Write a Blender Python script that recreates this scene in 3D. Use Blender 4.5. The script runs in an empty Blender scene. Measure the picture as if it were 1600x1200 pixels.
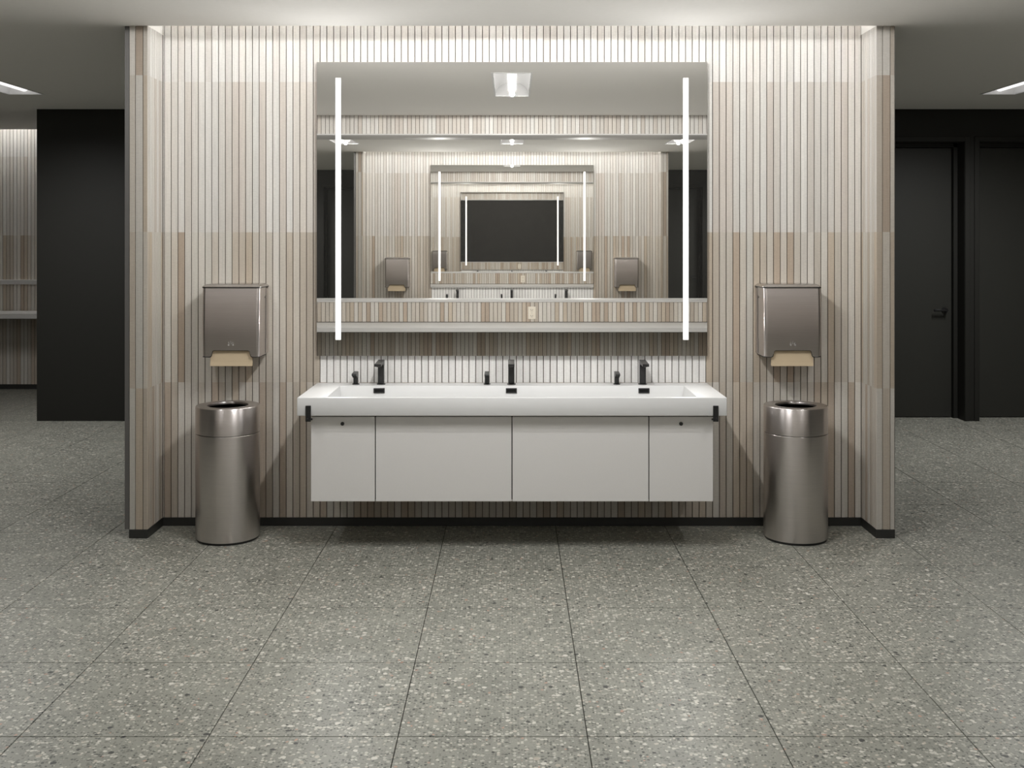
import bpy, bmesh, math, random
from mathutils import Vector, Matrix

random.seed(7)
sc = bpy.context.scene
C = sc.collection
R = math.radians

# ------------------------------------------------------------------ camera
# x right, y away from the camera, z up, metres.  The photograph was taken from
# just behind the facing mirrored wall, so the view starts at a near section plane.
F, HZ = 1700.0, 373.0                       # focal length and horizon row in the 1600x1200 frame
CAM_Z = 1.604
cam = bpy.data.cameras.new('camera')
cam.sensor_width = 36.0
cam.lens = 36.0 * F / 1600.0
cam.shift_y = -(600.0 - HZ) / 1600.0
cam.clip_start = 3.05
cam.clip_end = 200
camo = bpy.data.objects.new('camera', cam)
camo.location = (0, 0, CAM_Z)
camo.rotation_euler = (R(90), 0, 0)
C.objects.link(camo)
sc.camera = camo

# ------------------------------------------------------------------ world, exposure
w = bpy.data.worlds.new('world'); sc.world = w
w.use_nodes = True
w.node_tree.nodes['Background'].inputs[0].default_value = (0.05, 0.05, 0.048, 1)
w.node_tree.nodes['Background'].inputs[1].default_value = 0.2
sc.view_settings.view_transform = 'Standard'
sc.view_settings.look = 'None'
sc.view_settings.exposure = 0.6
sc.view_settings.gamma = 1.0
sc.view_settings.use_curve_mapping = False
sc.cycles.max_bounces = 12
sc.cycles.glossy_bounces = 5
sc.cycles.diffuse_bounces = 5
COVE, LED, FARCOVE = 12.5, 1.6, 22.0     # strengths of the light slots and mirror strips
LENS, TROFFER, SIDE, HALL, STRIP = 0.85, 92.0, 28.0, 125.0, 6.0   # glow of the lamp lenses, watts of the ceiling lamps and mirror strips

# main dimensions
CEIL = 2.744
SLOT_Z = 3.36         # top of the light slots
WALL_Y = 6.08        # face of the tiles on the middle wall
RET_Y = 5.827        # front face of its two returns
MIR_Y = 6.05         # vanity mirror face
OPP_Y = 2.06         # tile face of the facing wall
OPM_Y = 1.827        # its mirror face
HALL_Y = 9.57        # dark wall with the doors
FAR_Y = 11.62
ROOM_X = 6.6

# ------------------------------------------------------------------ materials
def mat(name):
    m = bpy.data.materials.new(name); m.use_nodes = True
    nt = m.node_tree
    return m, nt, nt.nodes['Principled BSDF'], nt.nodes, nt.links

def plain(name, col, rough=0.5, metal=0.0, spec=0.5, grain=0.0, gscale=300.0, stretch=(1, 1, 1)):
    m, nt, b, n, l = mat(name)
    b.inputs['Roughness'].default_value = rough
    b.inputs['Metallic'].default_value = metal
    b.inputs['Specular IOR Level'].default_value = spec
    if grain > 0:
        tc = n.new('ShaderNodeTexCoord')
        mp = n.new('ShaderNodeMapping'); mp.inputs['Scale'].default_value = stretch
        nz = n.new('ShaderNodeTexNoise'); nz.inputs['Scale'].default_value = gscale
        nz.inputs['Detail'].default_value = 2
        mr = n.new('ShaderNodeMapRange')
        mr.inputs['To Min'].default_value = 1 - grain; mr.inputs['To Max'].default_value = 1 + grain
        mx = n.new('ShaderNodeVectorMath'); mx.operation = 'SCALE'
        mx.inputs[0].default_value = col
        l.new(tc.outputs['Object'], mp.inputs['Vector']); l.new(mp.outputs[0], nz.inputs['Vector'])
        l.new(nz.outputs['Fac'], mr.inputs['Value']); l.new(mr.outputs[0], mx.inputs['Scale'])
        l.new(mx.outputs[0], b.inputs['Base Color'])
    else:
        b.inputs['Base Color'].default_value = (*col, 1)
    return m

def emit(name, col, s):
    m = bpy.data.materials.new(name); m.use_nodes = True
    nt = m.node_tree; nt.nodes.clear()
    o = nt.nodes.new('ShaderNodeOutputMaterial'); e = nt.nodes.new('ShaderNodeEmission')
    e.inputs[0].default_value = (*col, 1); e.inputs[1].default_value = s
    nt.links.new(e.outputs[0], o.inputs[0])
    return m

def tile_mat(name, joined):
    m, nt, b, n, l = mat(name)
    b.inputs['Roughness'].default_value = 0.5
    b.inputs['Specular IOR Level'].default_value = 0.35
    if joined:
        src = n.new('ShaderNodeVertexColor'); src.layer_name = 'tint'; col = src.outputs['Color']
    else:
        src = n.new('ShaderNodeObjectInfo'); col = src.outputs['Color']
    g = n.new('ShaderNodeNewGeometry')
    # woven linen relief: fine cross threads and soft vertical streaks
    m1 = n.new('ShaderNodeMapping'); m1.inputs['Scale'].default_value = (60, 60, 420)
    n1 = n.new('ShaderNodeTexNoise'); n1.inputs['Scale'].default_value = 1.0; n1.inputs['Detail'].default_value = 3
    m2 = n.new('ShaderNodeMapping'); m2.inputs['Scale'].default_value = (260, 260, 5)
    n2 = n.new('ShaderNodeTexNoise'); n2.inputs['Scale'].default_value = 1.0; n2.inputs['Detail'].default_value = 2
    l.new(g.outputs['Position'], m1.inputs[0]); l.new(m1.outputs[0], n1.inputs[0])
    l.new(g.outputs['Position'], m2.inputs[0]); l.new(m2.outputs[0], n2.inputs[0])
    ad = n.new('ShaderNodeMath'); ad.operation = 'ADD'
    l.new(n1.outputs['Fac'], ad.inputs[0]); l.new(n2.outputs['Fac'], ad.inputs[1])
    mr = n.new('ShaderNodeMapRange'); mr.inputs['From Min'].default_value = 0.6; mr.inputs['From Max'].default_value = 1.4
    mr.inputs['To Min'].default_value = 0.87; mr.inputs['To Max'].default_value = 1.13
    l.new(ad.outputs[0], mr.inputs['Value'])
    mx = n.new('ShaderNodeVectorMath'); mx.operation = 'SCALE'
    l.new(col, mx.inputs[0]); l.new(mr.outputs[0], mx.inputs['Scale'])
    l.new(mx.outputs[0], b.inputs['Base Color'])
    return m

def terrazzo():
    m, nt, b, n, l = mat('terrazzo')
    b.inputs['Roughness'].default_value = 0.38
    b.inputs['Specular IOR Level'].default_value = 0.2
    g = n.new('ShaderNodeNewGeometry')
    wob = n.new('ShaderNodeTexNoise'); wob.inputs['Scale'].default_value = 170; wob.inputs['Detail'].default_value = 1
    l.new(g.outputs['Position'], wob.inputs['Vector'])
    ws = n.new('ShaderNodeVectorMath'); ws.operation = 'SCALE'; ws.inputs['Scale'].default_value = 0.006
    l.new(wob.outputs['Color'], ws.inputs[0])
    pos = n.new('ShaderNodeVectorMath'); pos.operation = 'ADD'
    l.new(g.outputs['Position'], pos.inputs[0]); l.new(ws.outputs[0], pos.inputs[1])
    big = n.new('ShaderNodeTexNoise'); big.inputs['Scale'].default_value = 5; big.inputs['Detail'].default_value = 3
    l.new(g.outputs['Position'], big.inputs['Vector'])
    bm_ = n.new('ShaderNodeValToRGB')
    e = bm_.color_ramp.elements
    e[0].position, e[0].color = 0.3, (0.232, 0.234, 0.202, 1)
    e[1].position, e[1].color = 0.7, (0.285, 0.286, 0.247, 1)
    l.new(big.outputs['Fac'], bm_.inputs[0])
    cur = bm_.outputs['Color']
    def layer(cur, scale, off, rmax, ramp, share, amt):
        mp = n.new('ShaderNodeMapping'); mp.inputs['Location'].default_value = (off, off * 1.7, 0)
        l.new(pos.outputs[0], mp.inputs[0])
        v = n.new('ShaderNodeTexVoronoi'); v.voronoi_dimensions = '2D'; v.feature = 'F1'
        v.inputs['Scale'].default_value = scale; v.inputs['Randomness'].default_value = 1
        l.new(mp.outputs[0], v.inputs['Vector'])
        sp = n.new('ShaderNodeSeparateColor'); l.new(v.outputs['Color'], sp.inputs[0])
        # chip radius varies by cell; share of the cells hold a chip
        rr = n.new('ShaderNodeMapRange')
        rr.inputs['From Min'].default_value = 1 - share; rr.inputs['From Max'].default_value = 1.0
        rr.inputs['To Min'].default_value = 0.0; rr.inputs['To Max'].default_value = rmax
        l.new(sp.outputs[0], rr.inputs['Value'])
        sub = n.new('ShaderNodeMath'); sub.operation = 'SUBTRACT'
        l.new(rr.outputs[0], sub.inputs[0]); l.new(v.outputs['Distance'], sub.inputs[1])
        k = n.new('ShaderNodeMapRange'); k.inputs['From Min'].default_value = 0.0; k.inputs['From Max'].default_value = 0.05
        k.inputs['To Max'].default_value = amt
        l.new(sub.outputs[0], k.inputs['Value'])
        cr = n.new('ShaderNodeValToRGB'); cr.color_ramp.interpolation = 'CONSTANT'
        el = cr.color_ramp.elements
        while len(el) < len(ramp): el.new(0.5)
        for q, (p, c) in enumerate(ramp):
            el[q].position = p; el[q].color = (*c, 1)
        l.new(sp.outputs[1], cr.inputs[0])
        mx = n.new('ShaderNodeMix'); mx.data_type = 'RGBA'
        l.new(k.outputs[0], mx.inputs['Factor']); l.new(cur, mx.inputs['A']); l.new(cr.outputs[0], mx.inputs['B'])
        return mx.outputs['Result']
    cur = layer(cur, 210, 3.1, 0.5, [(0, (0.36, 0.355, 0.31)), (0.45, (0.17, 0.17, 0.148)), (0.8, (0.3, 0.295, 0.255))], 0.4, 0.7)
    cur = layer(cur, 98, 9.3, 0.62, [(0, (0.10, 0.105, 0.092)), (0.35, (0.16, 0.162, 0.14)), (0.7, (0.045, 0.048, 0.045)), (0.85, (0.13, 0.14, 0.12))], 0.52, 0.92)
    cur = layer(cur, 80, 1.7, 0.66, [(0, (0.53, 0.515, 0.455)), (0.4, (0.43, 0.415, 0.365)), (0.8, (0.5, 0.46, 0.395)), (0.965, (0.44, 0.28, 0.215))], 0.36, 0.95)
    cur = layer(cur, 46, 5.9, 0.5, [(0, (0.6, 0.58, 0.52)), (0.55, (0.05, 0.052, 0.05)), (0.75, (0.42, 0.37, 0.31))], 0.14, 0.95)
    l.new(cur, b.inputs['Base Color'])
    return m

def brushed(name, col, rough, aniso, axis):
    m, nt, b, n, l = mat(name)
    b.inputs['Metallic'].default_value = 1.0
    b.inputs['Roughness'].default_value = rough
    b.inputs['Anisotropic'].default_value = aniso
    tc = n.new('ShaderNodeTexCoord')
    mp = n.new('ShaderNodeMapping'); mp.inputs['Scale'].default_value = (8, 8, 900)
    nz = n.new('ShaderNodeTexNoise'); nz.inputs['Scale'].default_value = 1.0; nz.inputs['Detail'].default_value = 2
    l.new(tc.outputs['Object'], mp.inputs[0]); l.new(mp.outputs[0], nz.inputs[0])
    mr = n.new('ShaderNodeMapRange'); mr.inputs['To Min'].default_value = 0.88; mr.inputs['To Max'].default_value = 1.12
    l.new(nz.outputs['Fac'], mr.inputs['Value'])
    mx = n.new('ShaderNodeVectorMath'); mx.operation = 'SCALE'; mx.inputs[0].default_value = col
    l.new(mr.outputs[0], mx.inputs['Scale']); l.new(mx.outputs[0], b.inputs['Base Color'])
    if axis:
        tg = n.new('ShaderNodeTangent'); tg.direction_type = 'RADIAL'; tg.axis = 'Z'
        l.new(tg.outputs[0], b.inputs['Tangent'])
        b.inputs['Anisotropic Rotation'].default_value = 0.25
    return m

def opal(name):
    m = bpy.data.materials.new(name); m.use_nodes = True
    nt = m.node_tree; n = nt.nodes; n.clear()
    o = n.new('ShaderNodeOutputMaterial'); t = n.new('ShaderNodeBsdfTranslucent')
    t.inputs['Color'].default_value = (0.97, 0.965, 0.955, 1)
    nt.links.new(t.outputs[0], o.inputs[0])
    return m

def mirror_mat(name, refl, veil):
    m = bpy.data.materials.new(name); m.use_nodes = True
    nt = m.node_tree; n = nt.nodes; n.clear(); l = nt.links
    o = n.new('ShaderNodeOutputMaterial')
    g = n.new('ShaderNodeBsdfGlossy'); g.inputs['Roughness'].default_value = 0.0
    g.inputs['Color'].default_value = (*refl, 1)
    d = n.new('ShaderNodeBsdfDiffuse'); d.inputs['Color'].default_value = (0.8, 0.78, 0.72, 1)
    mx = n.new('ShaderNodeMixShader'); mx.inputs[0].default_value = veil
    l.new(g.outputs[0], mx.inputs[1]); l.new(d.outputs[0], mx.inputs[2]); l.new(mx.outputs[0], o.inputs[0])
    return m

M = dict(
    tile=tile_mat('linen_tile', False), tilej=tile_mat('linen_tile_run', True),
    grout=plain('dark_grout', (0.115, 0.094, 0.078), 0.9, spec=0.1),
    terrazzo=terrazzo(), fgrout=plain('floor_grout', (0.06, 0.06, 0.052), 0.9, spec=0.1),
    ceiling=plain('ceiling_paint', (0.88, 0.865, 0.835), 0.9, spec=0.1, grain=0.02, gscale=40),
    dark=plain('charcoal_paint', (0.0155, 0.0152, 0.0128), 0.6, spec=0.3, grain=0.05, gscale=30),
    darkdoor=plain('charcoal_door', (0.028, 0.028, 0.024), 0.5, spec=0.35, grain=0.05, gscale=30),
    plainwall=plain('greige_paint', (0.30, 0.28, 0.25), 0.9, spec=0.1),
    base=plain('black_skirting', (0.022, 0.022, 0.020), 0.5),
    gtrim=plain('grey_metal_trim', (0.13, 0.125, 0.12), 0.45, metal=0.3),
    solid=plain('white_solid_surface', (0.62, 0.62, 0.615), 0.35, grain=0.02, gscale=500),
    lamin=plain('white_laminate', (0.66, 0.645, 0.63), 0.5, grain=0.03, gscale=260),
    black=plain('matt_black_metal', (0.012, 0.012, 0.012), 0.38),
    blacki=plain('black_interior', (0.006, 0.006, 0.006), 0.8, spec=0.1),
    gap=plain('dark_gap', (0.012, 0.012, 0.012), 0.9, spec=0.1),
    steel=brushed('brushed_steel', (0.64, 0.60, 0.585), 0.30, 0.8, True),
    steelbox=brushed('brushed_steel_box', (0.60, 0.555, 0.535), 0.30, 0.0, False),
    lidsteel=plain('satin_lid', (0.5, 0.48, 0.46), 0.25, metal=1.0),
    paper=plain('kraft_paper', (0.56, 0.45, 0.31), 0.9, spec=0.1, grain=0.05, gscale=400),
    mark=plain('emblem_grey', (0.5, 0.48, 0.46), 0.5),
    quartz=plain('grey_ledge', (0.50, 0.49, 0.475), 0.4),
    plate=plain('ivory_plastic', (0.72, 0.66, 0.56), 0.4),
    white=plain('white_reflector', (0.82, 0.82, 0.82), 0.4),
    mirror=mirror_mat('mirror_silver', (0.96, 0.955, 0.94), 0.009),
    opal=opal('opal_diffuser'),
    led=emit('led_diffuser', (1.0, 0.98, 0.96), LED),
    lens=emit('lamp_lens', (1.0, 0.975, 0.95), LENS),
    hlens=emit('hall_lamp_lens', (1.0, 0.975, 0.95), LENS),
    cove=emit('cove_tube', (1.0, 0.995, 0.985), COVE),
    fcove=emit('far_cove_tube', (1.0, 0.995, 0.985), FARCOVE),
)

# ------------------------------------------------------------------ mesh helpers
class MB:
    def __init__(s): s.v = []; s.f = []
    def add(s, v, f):
        o = len(s.v); s.v += [tuple(p) for p in v]; s.f += [tuple(i + o for i in q) for q in f]; return s
    def quad(s, a, b, c, d): return s.add([a, b, c, d], [(0, 1, 2, 3)])
    def box(s, x0, x1, y0, y1, z0, z1, bev=0.0, seg=1):
        bm = bmesh.new()
        bmesh.ops.create_cube(bm, size=1)
        for v in bm.verts:
            v.co = ((x0 + x1) / 2 + v.co.x * (x1 - x0), (y0 + y1) / 2 + v.co.y * (y1 - y0), (z0 + z1) / 2 + v.co.z * (z1 - z0))
        if bev > 0:
            bmesh.ops.bevel(bm, geom=list(bm.edges), offset=bev, segments=seg, affect='EDGES', profile=0.5)
        return s.bm(bm)
    def bm(s, bm):
        bm.verts.index_update()
        s.add([v.co[:] for v in bm.verts], [[v.index for v in f.verts] for f in bm.faces]); bm.free(); return s
    def prism(s, poly, axis, a, b):
        def P(u, v, t): return {'x': (t, u, v), 'y': (u, t, v), 'z': (u, v, t)}[axis]
        n = len(poly)
        vs = [P(u, v, a) for u, v in poly] + [P(u, v, b) for u, v in poly]
        fs = [list(range(n))[::-1], list(range(n, 2 * n))] + [(i, (i + 1) % n, n + (i + 1) % n, n + i) for i in range(n)]
        return s.add(vs, fs)
    def lathe(s, prof, n=64, c=(0, 0, 0), close=False):
        vs = []; fs = []
        for r, z in prof:
            for k in range(n):
                t = 2 * math.pi * k / n
                vs.append((c[0] + r * math.cos(t), c[1] + r * math.sin(t), c[2] + z))
        m = len(prof)
        for i in range(m - 1):
            for k in range(n):
                k2 = (k + 1) % n
                fs.append((i * n + k, i * n + k2, (i + 1) * n + k2, (i + 1) * n + k))
        if close:
            fs.append(list(range(n))[::-1]); fs.append([(m - 1) * n + k for k in range(n)])
        return s.add(vs, fs)
    def cyl(s, p0, p1, r, n=20):
        p0, p1 = Vector(p0), Vector(p1); d = (p1 - p0)
        q = d.to_track_quat('Z', 'Y'); vs = []
        for p in (p0, p1):
            for k in range(n):
                t = 2 * math.pi * k / n
                vs.append(p + q @ Vector((r * math.cos(t), r * math.sin(t), 0)))
        fs = [(k, (k + 1) % n, n + (k + 1) % n, n + k) for k in range(n)] + [list(range(n))[::-1], list(range(n, 2 * n))]
        return s.add(vs, fs)
    def tube(s, path, r, n=8):
        path = [Vector(p) for p in path]; vs = []; fs = []
        for i, p in enumerate(path):
            d = path[min(i + 1, len(path) - 1)] - path[max(i - 1, 0)]
            q = d.to_track_quat('Z', 'Y')
            for k in range(n):
                t = 2 * math.pi * (k + .5) / n
                vs.append(p + q @ Vector((r * math.cos(t), r * math.sin(t), 0)))
        for i in range(len(path) - 1):
            for k in range(n):
                fs.append((i * n + k, i * n + (k + 1) % n, (i + 1) * n + (k + 1) % n, (i + 1) * n + k))
        fs += [list(range(n))[::-1], [(len(path) - 1) * n + k for k in range(n)]]
        return s.add(vs, fs)
    def mesh(s, name, m, smooth=None, recalc=True):
        me = bpy.data.meshes.new(name)
        me.from_pydata(s.v, [], s.f)
        if recalc:
            bm = bmesh.new(); bm.from_mesh(me)
            bmesh.ops.recalc_face_normals(bm, faces=bm.faces)
            bm.to_mesh(me); bm.free()
        me.materials.append(m)
        if smooth is not None:
            me.shade_smooth(); me.set_sharp_from_angle(angle=R(smooth))
        me.update()
        return me
    def build(s, name, m, parent=None, smooth=None, recalc=True):
        return link(name, s.mesh(name, m, smooth, recalc), parent)

def link(name, data, parent=None, loc=None):
    o = bpy.data.objects.new(name, data); C.objects.link(o)
    if parent: o.parent = parent
    if loc: o.location = loc
    return o

def tag(o, label, cat, group=None, kind=None):
    o['label'] = label; o['category'] = cat
    if group: o['group'] = group
    if kind: o['kind'] = kind
    return o

def thing(name, label, cat, loc=(0, 0, 0), group=None, kind=None):
    o = bpy.data.objects.new(name, None); C.objects.link(o)
    o.empty_display_size = 0.05; o.location = loc
    return tag(o, label, cat, group, kind)

def slab(us, vs, holes, t0, t1, axis):
    """A slab with rectangular holes: us/vs its extent, holes (u0,u1,v0,v1)."""
    U = sorted({us[0], us[1], *[h[0] for h in holes], *[h[1] for h in holes]})
    V = sorted({vs[0], vs[1], *[h[2] for h in holes], *[h[3] for h in holes]})
    U = [u for u in U if us[0] <= u <= us[1]]; V = [v for v in V if vs[0] <= v <= vs[1]]
    def P(u, v, t): return {'x': (t, u, v), 'y': (u, t, v), 'z': (u, v, t)}[axis]
    def full(i, j):
        if i < 0 or j < 0 or i >= len(U) - 1 or j >= len(V) - 1: return False
        cu, cv = (U[i] + U[i + 1]) / 2, (V[j] + V[j + 1]) / 2
        return not any(h[0] < cu < h[1] and h[2] < cv < h[3] for h in holes)
    mb = MB()
    for i in range(len(U) - 1):
        for j in range(len(V) - 1):
            if not full(i, j): continue
            a, b, c, d = U[i], U[i + 1], V[j], V[j + 1]
            for t in (t0, t1): mb.quad(P(a, c, t), P(b, c, t), P(b, d, t), P(a, d, t))
            if not full(i - 1, j): mb.quad(P(a, c, t0), P(a, d, t0), P(a, d, t1), P(a, c, t1))
            if not full(i + 1, j): mb.quad(P(b, c, t0), P(b, d, t0), P(b, d, t1), P(b, c, t1))
            if not full(i, j - 1): mb.quad(P(a, c, t0), P(b, c, t0), P(b, c, t1), P(a, c, t1))
            if not full(i, j + 1): mb.quad(P(a, d, t0), P(b, d, t0), P(b, d, t1), P(a, d, t1))
    # weld the cells
    bm = bmesh.new()
    vv = [bm.verts.new(p) for p in mb.v]
    for f in mb.f: bm.faces.new([vv[i] for i in f])
    bmesh.ops.remove_doubles(bm, verts=bm.verts, dist=1e-5)
    return MB().bm(bm)

# ------------------------------------------------------------------ floor
T = 0.6105
JX, JY = 0.243, 4.116                 # one joint each way, measured in the photograph
floor = MB().box(-ROOM_X, ROOM_X, -1.2, 12.2, -0.06, -0.0035).build('floor', M['fgrout'])
tag(floor, 'grey green terrazzo floor of large square tiles', 'floor', kind='structure')
tile_me = MB().box(-T / 2 + .0018, T / 2 - .0018, -T / 2 + .0018, T / 2 - .0018, -0.0035, 0.0, 0.0007).mesh('floor_tile', M['terrazzo'])
rest = MB()
bmx = [v.co.copy() for v in tile_me.vertices]; bmf = [tuple(p.vertices) for p in tile_me.polygons]
cells = []
for i in range(-12, 13):
    for j in range(-10, 15):
        cx, cy = JX + (i + .5) * T, JY + (j + .5) * T
        if abs(cx) > ROOM_X - T / 2 or cy < -1.2 + T / 2 or cy > 12.2 - T / 2: continue
        vis = False
        for dx in (-.5, 0, .5):
            for dy in (-.5, 0, .5):
                X, Y = cx + dx * T, cy + dy * T
                if Y < 3: continue
                px, py = 800 + X * F / Y, HZ + CAM_Z * F / Y
                if -20 < px < 1620 and py < 1230 and not (Y > 6.1 and 200 < px < 1398) and Y < 9.65:
                    vis = True
        if vis: cells.append((cx, cy))
        else: rest.add([v + Vector((cx, cy, 0)) for v in bmx], bmf)
for cx, cy in cells:
    link('floor_tile', tile_me, floor, (cx, cy, 0))
ro = rest.build('floor_tiling', M['terrazzo'], floor, recalc=False); ro['kind'] = 'stuff'

# ------------------------------------------------------------------ ceiling
lights = [(0.0, 4.02, 'lens'), (-1.97, 4.02, 'lens'), (1.97, 4.02, 'lens'), (-3.83, 7.965, 'hlens'), (3.83, 7.965, 'hlens')]
LW, LL = 0.27, 1.21
holes = [(x - LW / 2, x + LW / 2, y - LL / 2, y + LL / 2) for x, y, _ in lights]
SLOT = (-1.952, 1.952, RET_Y, 6.10)
FSLOT = (-ROOM_X, -4.18, FAR_Y - 0.28, FAR_Y + .01)
ceiling = slab((-ROOM_X, ROOM_X), (-1.2, 12.2), holes + [SLOT, FSLOT], CEIL, CEIL + .03, 'z').build('ceiling', M['ceiling'])
tag(ceiling, 'plain warm white painted ceiling', 'ceiling', kind='structure')
MB().box(-ROOM_X, ROOM_X, -1.2, 12.2, 3.6, 3.62).build('light_block', M['ceiling'], ceiling)  # unseen cover above the ceiling, added to block light
# upstand of the light slot over the middle wall
sl = MB()
SB = RET_Y - .12
sl.box(-1.972, 1.972, SB - .02, SB, CEIL + .03, SLOT_Z)
sl.box(-1.972, -1.952, SB, 6.1, CEIL + .03, SLOT_Z); sl.box(1.952, 1.972, SB, 6.1, CEIL + .03, SLOT_Z)
sl.box(-1.972, 1.972, SB - .02, 6.1, SLOT_Z, SLOT_Z + .02)
sl.build('slot_box', M['ceiling'], ceiling)
sl = MB()
sl.box(-ROOM_X, -4.18, FAR_Y - .3, FAR_Y - .28, CEIL, SLOT_Z); sl.box(-ROOM_X, -4.16, FAR_Y - .3, FAR_Y + .02, SLOT_Z, SLOT_Z + .02)
sl.box(-4.18, -4.16, FAR_Y - .3, FAR_Y + .02, CEIL, SLOT_Z)
sl.build('slot_box', M['ceiling'], ceiling)

# ------------------------------------------------------------------ tile strips
PITCH, GAP, THK = 0.03783, 0.0043, 0.010
ROWS = [(0.047, 0.802), (0.802, 1.640), (1.640, 2.480), (2.480, 3.32)]
def lerp(a, b, t): return tuple(a[k] + (b[k] - a[k]) * t for k in range(3))
PAL = [((0.57, 0.535, 0.485), 3), ((0.51, 0.465, 0.405), 4), ((0.455, 0.40, 0.335), 3), ((0.41, 0.335, 0.265), 2.4), ((0.475, 0.405, 0.325), 2), ((0.54, 0.512, 0.46), 2)]
def tint(row):
    """light, beige, taupe and brown strips; the upper courses hold more of the pale ones"""
    r = random.random() * sum(p[1] for p in PAL)
    for c, wt in PAL:
        r -= wt
        if r <= 0: break
    k = 0.94 + 0.12 * random.random()
    lift = {0: 0.08, 1: 0.0, 2: 0.4, 3: 0.65, 4: 0.9, 5: 0.0}.get(row, 0.1)
    c = lerp(c, (0.675, 0.668, 0.655), lift)
    if row == 4: k *= 1.16
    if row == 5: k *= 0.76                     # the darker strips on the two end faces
    return tuple(min(1, v * k) for v in c)
def strip_mb(wd, h, ch=0.0009):
    """one tile strip, face towards -y at y=0, base at z=0, chamfered long edges"""
    a = wd / 2; g = 0.0
    return MB().prism([(-a, THK), (-a, ch), (-a + ch, 0), (a - ch, 0), (a, ch), (a, THK)], 'z', g, h - g)
_sm = {}
def strip_mesh(wd, h):
    k = (round(wd, 4), round(h, 4))
    if k not in _sm: _sm[k] = strip_mb(wd, h).mesh('tile_strip', M['tile'])
    return _sm[k]
def put_strip(parent, x, y, z, wd, h, rz, row):
    o = link('tile_strip', strip_mesh(wd, h), parent)
    o.location = (x, y, z); o.rotation_euler = (0, 0, rz)
    o.color = (*tint(row), 1)
    return o
class Run:
    """strips too small or too hidden to pick apart, joined into one mesh with a tint each"""
    def __init__(s): s.mb = MB(); s.c = []
    def put(s, x, y, z, wd, h, rz, row):
        m = strip_mb(wd, h); q = Matrix.Translation((x, y, z)) @ Matrix.Rotation(rz, 4, 'Z')
        s.mb.add([q @ Vector(v) for v in m.v], m.f)
        s.c += [tint(row)] * len(m.f)
    def build(s, name, parent):
        o = s.mb.build(name, M['tilej'], parent, recalc=False)
        at = o.data.attributes.new('tint', 'FLOAT_COLOR', 'CORNER')
        k = 0
        for p, c in zip(o.data.polygons, s.c):
            for _ in p.vertices: at.data[k].color = (*c, 1); k += 1
        o['kind'] = 'stuff'
        return o

# ---- middle wall
wc = MB().box(-2.05, 2.05, WALL_Y + .008, 6.4, 0, CEIL).box(-1.952, 1.952, WALL_Y + .008, 6.1, CEIL - .01, SLOT_Z).build('wall_center', M['grout'])
tag(wc, 'middle wall clad in narrow vertical beige tile strips', 'wall', kind='structure')
X0 = -1.943
hid = Run()
edges = [-1.952] + [X0 + PITCH * k for k in range(104)]
edges = [e for e in edges if e < 1.951] + [1.952]
for r, (z0, z1) in enumerate(ROWS):
    for a, b in zip(edges[:-1], edges[1:]):
        if b - a < 0.006: continue
        x = (a + b) / 2; wd = b - a - GAP
        behind = (r == 2 and abs(x) < 1.06) or (r == 0 and abs(x) < 1.0)
        if behind: hid.put(x, WALL_Y, z0, wd, z1 - z0, 0, r)
        else: put_strip(wc, x, WALL_Y, z0, wd, z1 - z0, 0, 4 if r == 1 and abs(x) < 1.09 else r)
hid.build('tile_strip_run', wc)
MB().box(-1.952, 1.952, WALL_Y - .004, WALL_Y + .008, 0, 0.045).build('skirting', M['base'], wc)

# ---- its two returns
for s, side in ((-1, 'left'), (1, 'right')):
    x0, x1 = sorted((s * 1.962, s * (2.042)))
    wr = MB().box(x0, x1, RET_Y + .008, WALL_Y + .008, 0, CEIL).build('wall_return_' + side, M['grout'])
    tag(wr, side + ' end of the middle wall, a short tiled return', 'wall', kind='structure')
    for r, (z0, z1) in enumerate(ROWS):
        z1 = min(z1, CEIL)
        # inner side, facing the basin
        ys = [RET_Y + .001 + PITCH * k for k in range(7)] + [WALL_Y]
        for a, b in zip(ys[:-1], ys[1:]):
            if b - a < .008: continue
            put_strip(wr, s * 1.952, (a + b) / 2, z0, b - a - GAP, z1 - z0, R(-90) if s > 0 else R(90), r)
        # front
        cut = [1.952, 1.977, 2.017, 2.05] if s < 0 else [1.952, 1.985, 2.026, 2.05]
        for a, b in zip(cut[:-1], cut[1:]):
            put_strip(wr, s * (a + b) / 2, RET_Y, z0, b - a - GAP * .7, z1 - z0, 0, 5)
    xs = sorted((s * 1.950, s * 2.05))
    MB().box(xs[0], xs[1], RET_Y - .003, WALL_Y - .004, 0, 0.047).build('skirting', M['base'], wr)
t1 = MB().box(-2.076, -2.051, RET_Y + .004, 6.4, 0.047, CEIL, .001).build('trim_1', M['gtrim'])
tag(t1, 'grey metal edge strip up the left end of the middle wall', 'trim', kind='structure')
t2 = MB().box(2.045, 2.055, RET_Y + .012, 6.4, 0.047, CEIL).build('trim_2', M['gtrim'])
tag(t2, 'grey metal edge strip up the right end of the middle wall', 'trim', kind='structure')

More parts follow.
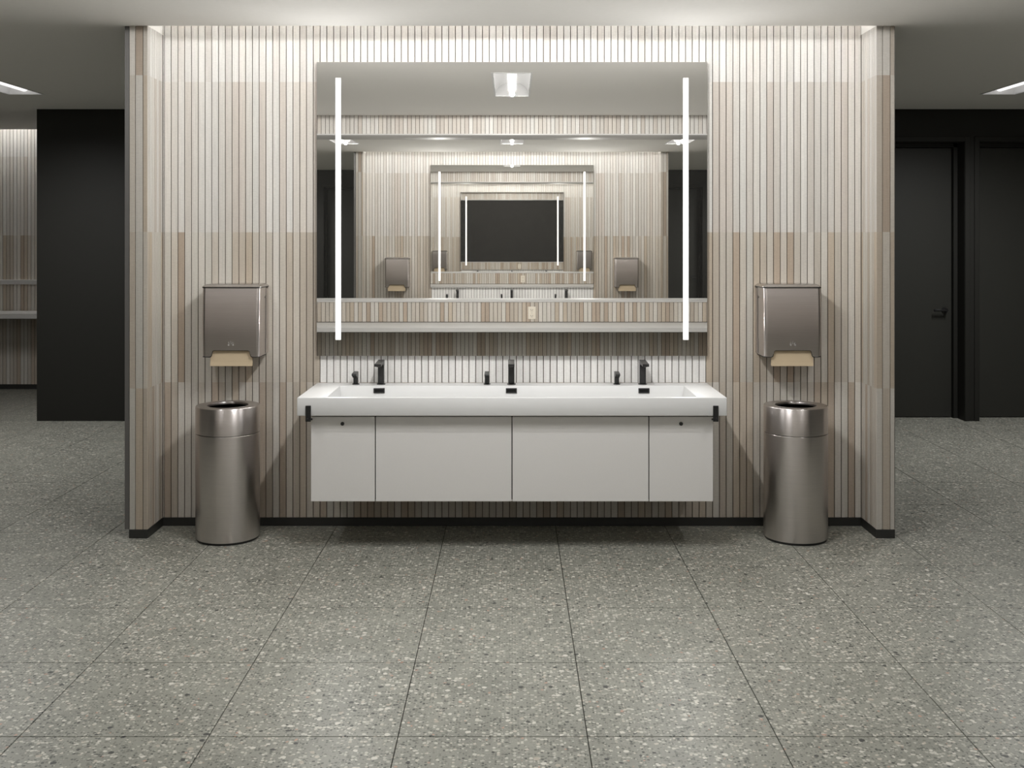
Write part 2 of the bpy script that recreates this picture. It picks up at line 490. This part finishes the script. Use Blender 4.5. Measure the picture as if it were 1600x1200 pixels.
# ---- facing wall behind the viewer: tiles, recessed mirror, ledge and shelf (seen in the vanity mirror)
OX, RX = 3.7, 2.05
wf = MB()
wf.box(-OX, OX, OPM_Y - .16, OPP_Y - .008, 0, 1.020)
wf.box(-OX, OX, OPM_Y - .16, OPP_Y - .008, 2.571, CEIL)
wf.box(-RX, RX, OPM_Y - .16, OPM_Y - .012, 1.020, 2.571)
for s in (-1, 1):
    a, b = sorted((s * RX, s * OX)); wf.box(a, b, OPM_Y - .16, OPP_Y - .008, 1.020, 2.571)
wf = wf.build('wall_front', M['grout'])
tag(wf, 'facing tiled wall seen in the mirror, with a mirrored recess', 'wall', kind='structure')
run = Run()
n = int(2 * OX / PITCH)
for k in range(n):
    x = -OX + .01 + PITCH * (k + .5)
    if abs(x) < RX: spans = ((0.047, 0.78, 1), (0.838, 1.018, 1), (2.573, CEIL, 2))
    else: spans = [(z0, min(z1, CEIL), r) for r, (z0, z1) in enumerate(ROWS)]
    for z0, z1, r in spans:
        run.put(x, OPP_Y, z0, PITCH - GAP, z1 - z0, math.pi, r)
run.build('tile_strips', wf)
MB().box(-OX, OX, OPP_Y - .008, OPP_Y + .004, 0, .045).build('skirting', M['base'], wf)
MB().box(-RX, RX, OPM_Y, OPP_Y + .006, 1.018, 1.030, .001).build('recess_sill', M['quartz'], wf)
MB().box(-RX, RX, OPM_Y, OPP_Y + .003, 2.560, 2.573, .001).build('recess_head', M['quartz'], wf)
for s in (-1, 1):
    a, b = sorted((s * RX, s * (RX - .010))); MB().box(a, b, OPM_Y, OPP_Y + .003, 1.030, 2.560).build('recess_cheek', M['quartz'], wf)

# ---- dark hall wall with the doors
DH, DT = 2.457, 0.19
doors = [(2.45, 3.15), (3.28, 3.98), (4.11, 4.81), (-3.12, -2.42)]
wb = slab((-4.18, ROOM_X), (0, CEIL), [(a, b, -.01, DH) for a, b in doors], HALL_Y, HALL_Y + .3, 'y').build('wall_back', M['dark'])
tag(wb, 'charcoal hall wall holding the recessed doors', 'wall', kind='structure')
dl = ['charcoal door in the hall, hidden behind the middle wall', 'charcoal hall door with black lever handle, beside the tiled return',
      'charcoal hall door cut by the right picture edge', 'charcoal door left of centre behind the middle wall']
for k, ((a, b), lab) in enumerate(zip(doors, dl)):
    d = thing('door_%d' % (k + 1), lab, 'door', ((a + b) / 2, HALL_Y + DT, 0), kind='structure')
    hw = (b - a) / 2
    fr = MB().box(-hw, -hw + .035, -.04, .05, 0, DH).box(hw - .035, hw, -.04, .05, 0, DH).box(-hw, hw, -.04, .05, DH - .035, DH)
    fr.build('door_frame', M['dark'], d)
    lf = MB().box(-hw + .038, hw - .038, 0, .045, .006, DH - .038, .002).build('door_leaf', M['darkdoor'], d)
    s = 1
    hx = s * (hw - .10)
    hd = MB().cyl((hx, 0.001, .965), (hx, -.012, .965), .026, 24).cyl((hx, -.01, .965), (hx, -.055, .965), .010, 16)
    hd.box(min(hx + .01, hx - s * .115), max(hx + .01, hx - s * .115), -.062, -.046, .955, .975, .004)
    hd.build('lever_handle', M['black'], d, smooth=40)
    MB().box(a - .02 - (a + b) / 2, b + .02 - (a + b) / 2, .05, .11, 0, DH + .02).build('door_backing', M['dark'], d)

# casings proud of the wall around each opening
for k, (a, b) in enumerate(doors[:3]):
    cs = MB()
    cs.box(a - .045, a - .002, HALL_Y - .012, HALL_Y + .001, 0, DH + .045, .002)
    cs.box(b + .002, b + .045, HALL_Y - .012, HALL_Y + .001, 0, DH + .045, .002)
    cs.box(a - .002, b + .002, HALL_Y - .012, HALL_Y + .001, DH + .002, DH + .045, .002)
    cs.build('casing', M['dark'], wb)

# ---- far tiled wall at the left
fw = MB().box(-ROOM_X, -4.16, FAR_Y + .008, FAR_Y + .2, 0, SLOT_Z).build('wall_far_left', M['grout'])
tag(fw, 'far tiled wall at the end of the left passage', 'wall', kind='structure')
run = Run()
for k in range(int((ROOM_X - 4.18) / PITCH)):
    x = -4.19 - PITCH * (k + .5)
    for r, (z0, z1) in enumerate(ROWS): run.put(x, FAR_Y, z0, PITCH - GAP, z1 - z0, 0, r)
run.build('tile_strips', fw)
MB().box(-ROOM_X, -4.18, FAR_Y - .006, FAR_Y + .008, 0, .05).build('skirting', M['base'], fw)
MB().box(-ROOM_X, -4.18, FAR_Y - .05, FAR_Y + .004, 1.118, 1.166, .002).build('ledge', M['quartz'], fw)

# ---- outer room walls (beyond the frame, they close the place)
def outer(name, args, lab, m='plainwall'):
    tag(MB().box(*args).build(name, M[m]), lab, 'wall', kind='structure')
outer('wall_left', (-ROOM_X - .1, -ROOM_X, -1.2, 12.2, 0, 3.6), 'plain greige wall closing the left passage')
outer('wall_right', (ROOM_X, ROOM_X + .1, -1.2, 12.2, 0, 3.6), 'plain greige wall closing the right passage')
outer('wall_rear', (-ROOM_X, ROOM_X, -1.3, -1.2, 0, 3.6), 'plain greige wall behind the viewer')
outer('wall_hall_side', (-4.18, -4.08, HALL_Y + .3, FAR_Y + .2, 0, 3.6), 'charcoal flank of the hall block beside the left passage', 'dark')

# ------------------------------------------------------------------ lamps
LLAB = ['white recessed linear ceiling light centred before the vanity', 'white recessed ceiling light left of the central one in the mirror',
        'white recessed ceiling light right of the central one in the mirror', 'white recessed ceiling light over the left passage',
        'white recessed ceiling light over the right passage']
for (x, y, lm), lab in zip(lights, LLAB):
    t = thing('ceiling_light', lab, 'ceiling light', (x, y, CEIL), group='recessed linear ceiling lights')
    a, b = LW / 2, LL / 2
    D = 0.10
    fr = MB()
    for s in (-1, 1):
        fr.box(min(s * (a - .004), s * (a + .009)), max(s * (a - .004), s * (a + .009)), -b - .009, b + .009, -.004, .0005)
        fr.box(-a, a, min(s * (b - .004), s * (b + .009)), max(s * (b - .004), s * (b + .009)), -.004, .0005)
    fr.build('frame', M['white'], t)
    for s in (-1, 1):
        rf = MB(); N = 12
        for k in range(N):
            def pt(q):
                an = q / N * R(90)
                return (s * (.035 + (a - .006 - .035) * math.cos(an)), D * math.sin(an))
            p, q = pt(k), pt(k + 1)
            rf.quad((p[0], -b + .002, p[1]), (q[0], -b + .002, q[1]), (q[0], b - .002, q[1]), (p[0], b - .002, p[1]))
        rf.build('reflector', M['white'], t, smooth=60)
    for s in (-1, 1):
        MB().box(-a + .001, a - .001, min(s * (b - .004), s * (b - .002)), max(s * (b - .004), s * (b - .002)), 0, D).build('end_plate', M['white'], t)
    MB().box(-a - .002, a + .002, -b, b, D + .002, D + .01).build('housing', M['white'], t)
    N = 14
    pr = [(.036 * math.cos(math.pi + math.pi * k / N), .052 + .036 * math.sin(math.pi + math.pi * k / N)) for k in range(N + 1)]
    pr = [(-.036, D)] + pr + [(.036, D)]
    MB().prism([(u, v) for u, v in pr], 'y', -b + .03, b - .03).build('lamp_lens', M[lm], t, smooth=50)
    watts = HALL if lm == 'hlens' else (TROFFER if x == 0 else SIDE)
    for k in range(4):                          # the tubes of the lamp
        al = bpy.data.lights.new('lamp', 'SPOT'); al.shadow_soft_size = .02
        al.spot_size = R(179.8); al.spot_blend = .01
        al.energy = watts / 4 * (0.7 + 0.2 * k); al.color = (1.0, 0.995, 0.985)
        if lm == 'hlens': al.spot_size = R(164); al.spot_blend = 1.0
        ao = link('lamp', al, t); ao.location = (0, (k - 1.5) * .28, -.009)

for lab, x, y, hl, mt in (('hidden linear light in the ceiling slot above the vanity wall', 0, RET_Y - .045, 1.93, 'cove'),
                          ('hidden linear light in the ceiling slot at the far left wall', -5.39, FAR_Y - .22, 1.16, 'fcove')):
    t = thing('cove_light', lab, 'cove light', (x, y, SLOT_Z - .03))
    MB().box(-hl, hl, -.045, .045, 0, .0298).build('channel', M['white'], t)
    MB().box(-hl + .01, hl - .01, -.03, .03, -.012, -.0005, .003).build('diffuser', M[mt], t)

# ------------------------------------------------------------------ mirrors
def zy(py, Y): return CAM_Z - (py - HZ) * Y / F
MW = 305 * MIR_Y / F
mz0, mz1 = zy(556, MIR_Y), zy(97, MIR_Y)
t = thing('vanity_mirror', 'large frameless mirror with two vertical light strips over the basin', 'mirror', (0, MIR_Y, mz0))
H = mz1 - mz0
MB().box(-MW, MW, 0, .006, 0, H).build('glass', M['mirror'], t)
MB().box(-MW + .004, MW - .004, .0062, WALL_Y - MIR_Y - .0005, .004, H - .004).build('backing', M['gtrim'], t)
lz0, lz1 = zy(531, MIR_Y) - mz0, zy(122, MIR_Y) - mz0
for s in (-1, 1):
    xc = s * 271.5 * MIR_Y / F
    o = MB().box(xc - .0145, xc + .0145, -.007, -.0003, lz0, lz1).build('light_strip', M['opal'], t)
    MB().box(xc - .0135, xc + .0135, -.0035, -.0012, lz0 + .002, lz1 - .002).build('led_tape', M['led'], o)
    for k in range(8):                          # the diodes of the strip
        sl = bpy.data.lights.new('lamp', 'SPOT'); sl.shadow_soft_size = 0.0
        sl.spot_size = R(176); sl.spot_blend = 1.0
        sl.energy = STRIP / 2; sl.color = (1.0, 0.99, 0.975)
        ao = link('lamp', sl, t); ao.location = (xc, -.009, lz0 + (lz1 - lz0) * (k + .5) / 8); ao.rotation_euler = (R(-90), 0, 0)
t = thing('wall_mirror', 'wide mirror in the tiled recess of the facing wall', 'mirror', (0, OPM_Y, 1.030))
MB().box(-RX + .011, RX - .011, -.006, 0, 0.0003, 2.560 - 1.030 - .0003).build('glass', M['mirror'], t)
MB().box(-RX + .014, RX - .014, -.0115, -.0062, 0.004, 1.525).build('backing', M['gtrim'], t)

# ------------------------------------------------------------------ vanity
BX, BY, BZ, BB = 1.087, 5.502, 0.800, 0.708
def trough():
    bm = bmesh.new()
    y1 = WALL_Y - .001
    ix, iy0, iy1 = 0.94, 5.532, 5.943
    ox = [(-BX, BY), (BX, BY), (BX, y1), (-BX, y1)]
    it = [(-ix, iy0), (ix, iy0), (ix, iy1), (-ix, iy1)]
    ib = [(-ix + .014, iy0 + .012), (ix - .014, iy0 + .012), (ix - .014, iy1 - .012), (-ix + .014, iy1 - .012)]
    def ring(p, z): return [bm.verts.new((u, v - y1, z - BB)) for u, v in p]
    A, B, Cc, D = ring(ox, BB), ring(ox, BZ), ring(it, BZ), ring(ib, BB + .012)
    for P, Q in ((A, B), (B, Cc), (Cc, D)):
        for k in range(4): bm.faces.new((P[k], P[(k + 1) % 4], Q[(k + 1) % 4], Q[k]))
    bm.faces.new(D); bm.faces.new(A[::-1])
    bmesh.ops.recalc_face_normals(bm, faces=bm.faces)
    bmesh.ops.bevel(bm, geom=list(bm.edges), offset=.003, segments=2, affect='EDGES', profile=.5)
    return MB().bm(bm)
y1 = WALL_Y - .001
t = thing('trough_sink', 'long white wall hung trough sink with three faucets', 'sink', (0, y1, BB))
trough().build('basin', M['solid'], t, smooth=35)
for px in (592.5, 799, 1006):
    xx = (px - 800) * 5.94 / F
    o = MB().box(xx - .030, xx + .030, 5.931 - y1, 5.945 - y1, .054, .0805, .001)
    o = o.build('overflow_plate', M['black'], t); o['label'] = 'black rectangular overflow plate'
    MB().box(xx - .024, xx + .024, 5.9295 - y1, 5.9312 - y1, .060, .0745).build('slot', M['gap'], o)

CF, CX, CZ0, CZ1 = 5.553, 1.026, 0.263, 0.7015
t = thing('vanity_cabinet', 'pale grey four panel wall hung cabinet under the sink', 'cabinet', (0, y1, CZ0))
MB().box(-CX + .02, CX - .02, CF + .022 - y1, -.001, .004, CZ1 - CZ0).build('carcass', M['gap'], t)  # coloured near-black to stand in for shade in the door gaps
for s in (-1, 1):
    a, b = sorted((s * (CX - .0195), s * CX))
    MB().box(a, b, CF + .022 - y1, -.001, 0, CZ1 - CZ0, .001).build('side_panel', M['lamin'], t)
MB().box(-CX + .0195, CX - .0195, CF + .022 - y1, -.001, 0, .0035).build('bottom_panel', M['lamin'], t)
cuts = [-CX] + [(p - 799) * CF / F for p in (585.3, 799, 1013)] + [CX]
for k, (a, b) in enumerate(zip(cuts[:-1], cuts[1:])):
    d = MB().box(a + (.0025 if k else 0), b - (.0025 if k < 3 else 0), CF - y1, CF + .02 - y1, 0, CZ1 - CZ0 - .006, .001).build('door', M['lamin'], t)
    if k in (0, 3):
        lx = ((534.5 if k == 0 else 1063.3) - 799.3) * CF / F
        lz = zy(662, CF) - CZ0
        lk = MB().cyl((lx, CF - y1 + .001, lz), (lx, CF - y1 - .006, lz), .0095, 24).build('push_lock', M['black'], d, smooth=40)

def faucet(px, lab):
    x = (px - 800) * 6.01 / F
    t = thing('faucet', lab, 'faucet', (x, 6.01, BZ), group='black faucets on the trough sink')
    MB().lathe([(.0, 0), (.0235, 0), (.0245, .001), (.0245, .003), (.0235, .004), (0, .004)], 32).build('base_plate', M['black'], t, smooth=40)
    MB().box(-.017, .017, -.017, .017, .004, .128, .004, 2).build('column', M['black'], t, smooth=40)
    sp = MB().prism([(.017, .134), (-.150, .128), (-.152, .1145), (-.040, .1155), (-.017, .100), (.017, .100)], 'x', -.0172, .0172)
    s = sp.build('spout', M['black'], t)
    MB().cyl((0, -.138, .1160), (0, -.138, .1115), .009, 16).build('aerator', M['gtrim'], s, smooth=40)
for px, lab in ((595.5, 'black faucet at the left end of the trough sink'), (799, 'black faucet in the middle of the trough sink'),
                (1004, 'black faucet at the right end of the trough sink')):
    faucet(px, lab)
def soap(px, lab):
    x = (px - 800) * 6.01 / F
    t = thing('soap_dispenser', lab, 'soap dispenser', (x, 6.01, BZ), group='black soap dispensers on the trough sink')
    MB().lathe([(.0, 0), (.019, 0), (.020, .001), (.020, .003), (.019, .004), (0, .004)], 32).build('base_plate', M['black'], t, smooth=40)
    MB().box(-.0125, .0125, -.0125, .0125, .004, .066, .003, 2).build('column', M['black'], t, smooth=40)
    MB().prism([(.0125, .070), (-.070, .066), (-.074, .060), (-.072, .055), (-.056, .053), (-.030, .040), (.0125, .040)], 'x', -.0127, .0127).build('nozzle', M['black'], t)
for px, lab in ((556, 'black soap dispenser beside the left faucet'), (761, 'black soap dispenser beside the middle faucet'),
                (963.5, 'black soap dispenser beside the right faucet')):
    soap(px, lab)

for s, lab in ((-1, 'black coat hook on the left end of the sink front'), (1, 'black coat hook on the right end of the sink front')):
    x = s * 318.5 * (BY - .005) / F
    z0, z1 = zy(659, BY - .006), zy(634, BY - .006)
    t = thing('coat_hook', lab, 'hook', (x, BY, z0), group='black hooks on the sink front')
    h = z1 - z0
    MB().box(-.0135, .0135, -.007, -.0003, 0, h, .0015).build('plate', M['black'], t)
    MB().cyl((0, -.006, .013), (-s * .0, -.034, .013), .006, 14).cyl((0, -.034, .013), (-s * .006, -.034, .017), .006, 14).build('peg', M['black'], t, smooth=40)
    MB().box(min(-s * .0125, -s * .022), max(-s * .0125, -s * .022), -.007, -.0005, .007, .017, .002).build('nub', M['black'], t)

# ------------------------------------------------------------------ paper towel dispensers
def arc(cx, cy, r, a0, a1, n=6):
    return [(cx + r * math.cos(R(a0 + (a1 - a0) * k / n)), cy + r * math.sin(R(a0 + (a1 - a0) * k / n))) for k in range(n + 1)]
def dispenser(xc, lab, plab):
    z0 = zy(558, 5.88); h = zy(450, 5.88) - z0
    Wd, D, r = .1555, .200, .018
    t = thing('towel_dispenser', lab, 'towel dispenser', (xc, WALL_Y, z0), group='steel paper towel dispensers')
    MB().box(-Wd + .008, Wd - .008, -D + .012, -.002, .050, h - .002).build('chassis', M['blacki'], t)
    MB().box(-Wd - .002, Wd + .002, -.055, -.0003, .004, h - .004, .004).build('back_shell', M['steelbox'], t)
    cv = MB(); th = .003
    # sides and rounded front corners: open shell in plan
    nx, nt_ = .101, .037                       # notch half width and height
    outl = [(-Wd, -.058)] + [(p[0], p[1]) for p in arc(-Wd + r, -D + r, r, 180, 270)] 
    inn = [(p[0] + (th if p[0] < -Wd + r * .5 else 0), p[1]) for p in outl]
    for s in (-1, 1):
        pl = [(s * u, v) for u, v in outl]
        pli = [(s * (-Wd + th), -.058)] + [(s * p[0], p[1]) for p in arc(-Wd + r, -D + r, r - th, 180, 270)]
        cv.prism(pl + pli[::-1], 'z', 0, h)
    # front panel with the rounded notch
    e = Wd - r
    low = [(-e, 0)]
    low += arc(-nx - .016, .012, .012, -90, 0, 5)[0:]
    low += arc(-nx + .012 - .001, nt_ - .012, .012, 180, 90, 5)
    mirror_low = [(-u, v) for u, v in low[::-1]]
    poly = low + mirror_low + [(e, h), (-e, h)]
    cv.prism(poly, 'y', -D, -D + th)
    bm = bmesh.new()
    vv = [bm.verts.new(p) for p in cv.v]
    for f in cv.f: bm.faces.new([vv[i] for i in f])
    for k in range(1, 16):
        bmesh.ops.bisect_plane(bm, geom=list(bm.verts) + list(bm.edges) + list(bm.faces), plane_co=(0, 0, h * k / 16), plane_no=(0, 0, 1))
    for v in bm.verts:                         # front bulged so its reflection grades from light to dark
        if v.co.y < -.15: v.co.y -= .012 * (1 - ((v.co.z - h / 2) / (h / 2)) ** 2) * min(1, (-v.co.y - .15) / .03)
    MB().bm(bm).build('cover', M['steelbox'], t, smooth=40)
    # black edging along the bottom of the cover
    pts = [(-Wd - .001, -.05, 0.001), (-Wd - .001, -D + r, 0.001)] + [(p[0], p[1], .001) for p in arc(-Wd + r, -D + r, r, 180, 260, 5)]
    full = pts + [(u, -D, v) for u, v in low + mirror_low] + [(-p[0], p[1], p[2]) for p in pts[::-1]]
    MB().tube(full, .0024, 6).build('edging', M['black'], t, smooth=60)
    # lid with a bevelled front
    lid = MB()
    def ring(g, n=6):
        a = Wd + g; rr = r + g
        return [(-a, -.001)] + arc(-a + rr, -D - g + rr, rr, 180, 270, n) + arc(a - rr, -D - g + rr, rr, 270, 360, n) + [(a, -.001)]
    lv = [(ring(.005), h + .004), (ring(.005), h + .007), (ring(-.012), h + .018), (ring(-.02), h + .0195)]
    vs = []; fs = []; n = len(ring(0))
    for ri, z in lv: vs += [(u, v, z) for u, v in ri]
    for i in range(len(lv) - 1):
        for k in range(n): fs.append((i * n + k, i * n + (k + 1) % n, (i + 1) * n + (k + 1) % n, (i + 1) * n + k))
    fs += [list(range(n))[::-1], [(len(lv) - 1) * n + k for k in range(n)]]
    lid.add(vs, fs); lid.build('lid', M['lidsteel'], t, smooth=20)
    MB().prism(ring(.004), 'z', h - .001, h + .0038).build('lid_gasket', M['black'], t)
    # seam and key slot on the sides
    for s in (-1, 1):
        a, b = sorted((s * (Wd + .0002), s * (Wd + .0012)))
        sm = MB().box(a, b, -.0615, -.0585, .09, h - .045).box(a, b, -.0705, -.0675, .01, .09)
        sm.build('side_seam', M['black'], t)
        kk = MB().cyl((s * Wd, -.085, h - .055), (s * (Wd + .002), -.085, h - .055), .006, 16).build('key_lock', M['lidsteel'], t, smooth=40)
    # small emblem: three upright marks over two little drops
    ez = .072
    bulge = .012 * (1 - ((ez + .003 - h / 2) / (h / 2)) ** 2)
    em = MB(); y0, y1_ = -D - bulge - .0012, -D - bulge + .001
    for dx, hh in ((-.011, .010), (0, .015), (.011, .010)):
        em.box(dx - .0011, dx + .0011, y0, y1_, ez, ez + hh)
        em.prism([(dx - .004, ez), (dx + .004, ez), (dx, ez + hh * .75)], 'y', y0, y1_)
    for dx in (-.012, .012):
        em.prism([(dx - .0035, ez - .010), (dx - .0015, ez - .010), (dx - .0005, ez - .002), (dx - .0025, ez - .002)], 'y', y0, y1_)
        em.prism([(dx + .0035, ez - .010), (dx + .0015, ez - .010), (dx + .0005, ez - .002), (dx + .0025, ez - .002)], 'y', y0, y1_)
    o = em.build('emblem', M['mark'], t); o['label'] = 'small pale printed emblem'
    # the towel that hangs out
    zb = zy(572, WALL_Y - .186)
    p = MB().prism([(-.183, z0 + .046 - zb), (-.1815, z0 + .046 - zb), (-.1845, .02), (-.1865, 0), (-.188, 0), (-.186, .02)], 'x', -.1145, .1145)
    o = p.build('paper_towel', M['paper']); o.location = (xc - .0015 * (1 if xc < 0 else -1), WALL_Y, zb)
    tag(o, plab, 'paper towel', 'kraft paper towels')
dispenser(-1.5185, 'brushed steel paper towel dispenser on the wall left of the mirror', 'brown paper towel hanging from the left dispenser')
dispenser(1.5165, 'brushed steel paper towel dispenser on the wall right of the mirror', 'brown paper towel hanging from the right dispenser')

# ------------------------------------------------------------------ waste bins
def bin_(xc, lab):
    t = thing('waste_bin', lab, 'waste bin', (xc, 5.837, 0), group='brushed steel waste bins')
    r = .168
    MB().lathe([(0, 0.0), (r - .008, 0.0), (r - .006, .002), (r - .006, .012), (0, .012)], 72).build('foot_ring', M['black'], t, smooth=40)
    MB().lathe([(r - .010, .0121), (r - .003, .0125), (r, .017), (r, .5660), (r - .0015, .5675), (r - .012, .5675)], 96).build('body', M['steel'], t, smooth=40)
    MB().lathe([(r - .012, .5705), (r - .0015, .5705), (r, .572), (r, .7095), (r - .002, .7125), (r - .005, .7135), (.111, .7135), (.108, .7125), (.1065, .7095), (.1065, .702), (.1045, .702), (.1045, .711)], 96).build('lid', M['steel'], t, smooth=40)
    MB().lathe([(0, .02), (.15, .02), (.15, .5676), (.152, .5705), (.152, .690), (.1075, .7015)], 64).build('liner', M['blacki'], t, smooth=40)
bin_((356 - 800) * 5.837 / F, 'tall round brushed steel waste bin left of the sink')
bin_((1243 - 800) * 5.837 / F, 'tall round brushed steel waste bin right of the sink')

# ------------------------------------------------------------------ shelves and outlet on the facing walls
t = thing('wall_shelf', 'pale grey shelf along the facing wall, seen in the mirror', 'shelf', (0, OPP_Y + .001, .789))
MB().box(-OX, OX, 0, .60, .004, .044, .002).build('slab', M['quartz'], t)
MB().box(-OX + .004, OX - .004, 0, .585, 0, .0039).build('underside', M['gtrim'], t)
t = thing('wall_shelf', 'pale grey shelf on the far wall of the left passage', 'shelf', (-5.4, FAR_Y - .001, .789))
MB().box(-1.195, 1.215, -.60, 0, .004, .046, .002).build('slab', M['quartz'], t)
MB().box(-1.19, 1.21, -.585, 0, 0, .0039).build('underside', M['gtrim'], t)

t = thing('power_outlet', 'ivory duplex power outlet on the tiles above the mirrored shelf', 'outlet', (.183, OPP_Y, .862))
MB().box(-.035, .035, .0003, .006, 0, .115, .002).build('cover_plate', M['plate'], t)
for z in (.030, .085):
    o = MB().box(-.017, .017, .0055, .0085, z - .014, z + .014, .002).build('receptacle', M['plate'], t)
    MB().box(-.009, -.006, .0083, .0090, z - .002, z + .007).box(.006, .009, .0083, .0090, z - .002, z + .007).cyl((0, .0083, z - .008), (0, .0090, z - .008), .003, 10).build('slots', M['gap'], o)
MB().cyl((0, .0055, .0575), (0, .0070, .0575), .003, 12).build('screw', M['gtrim'], t)
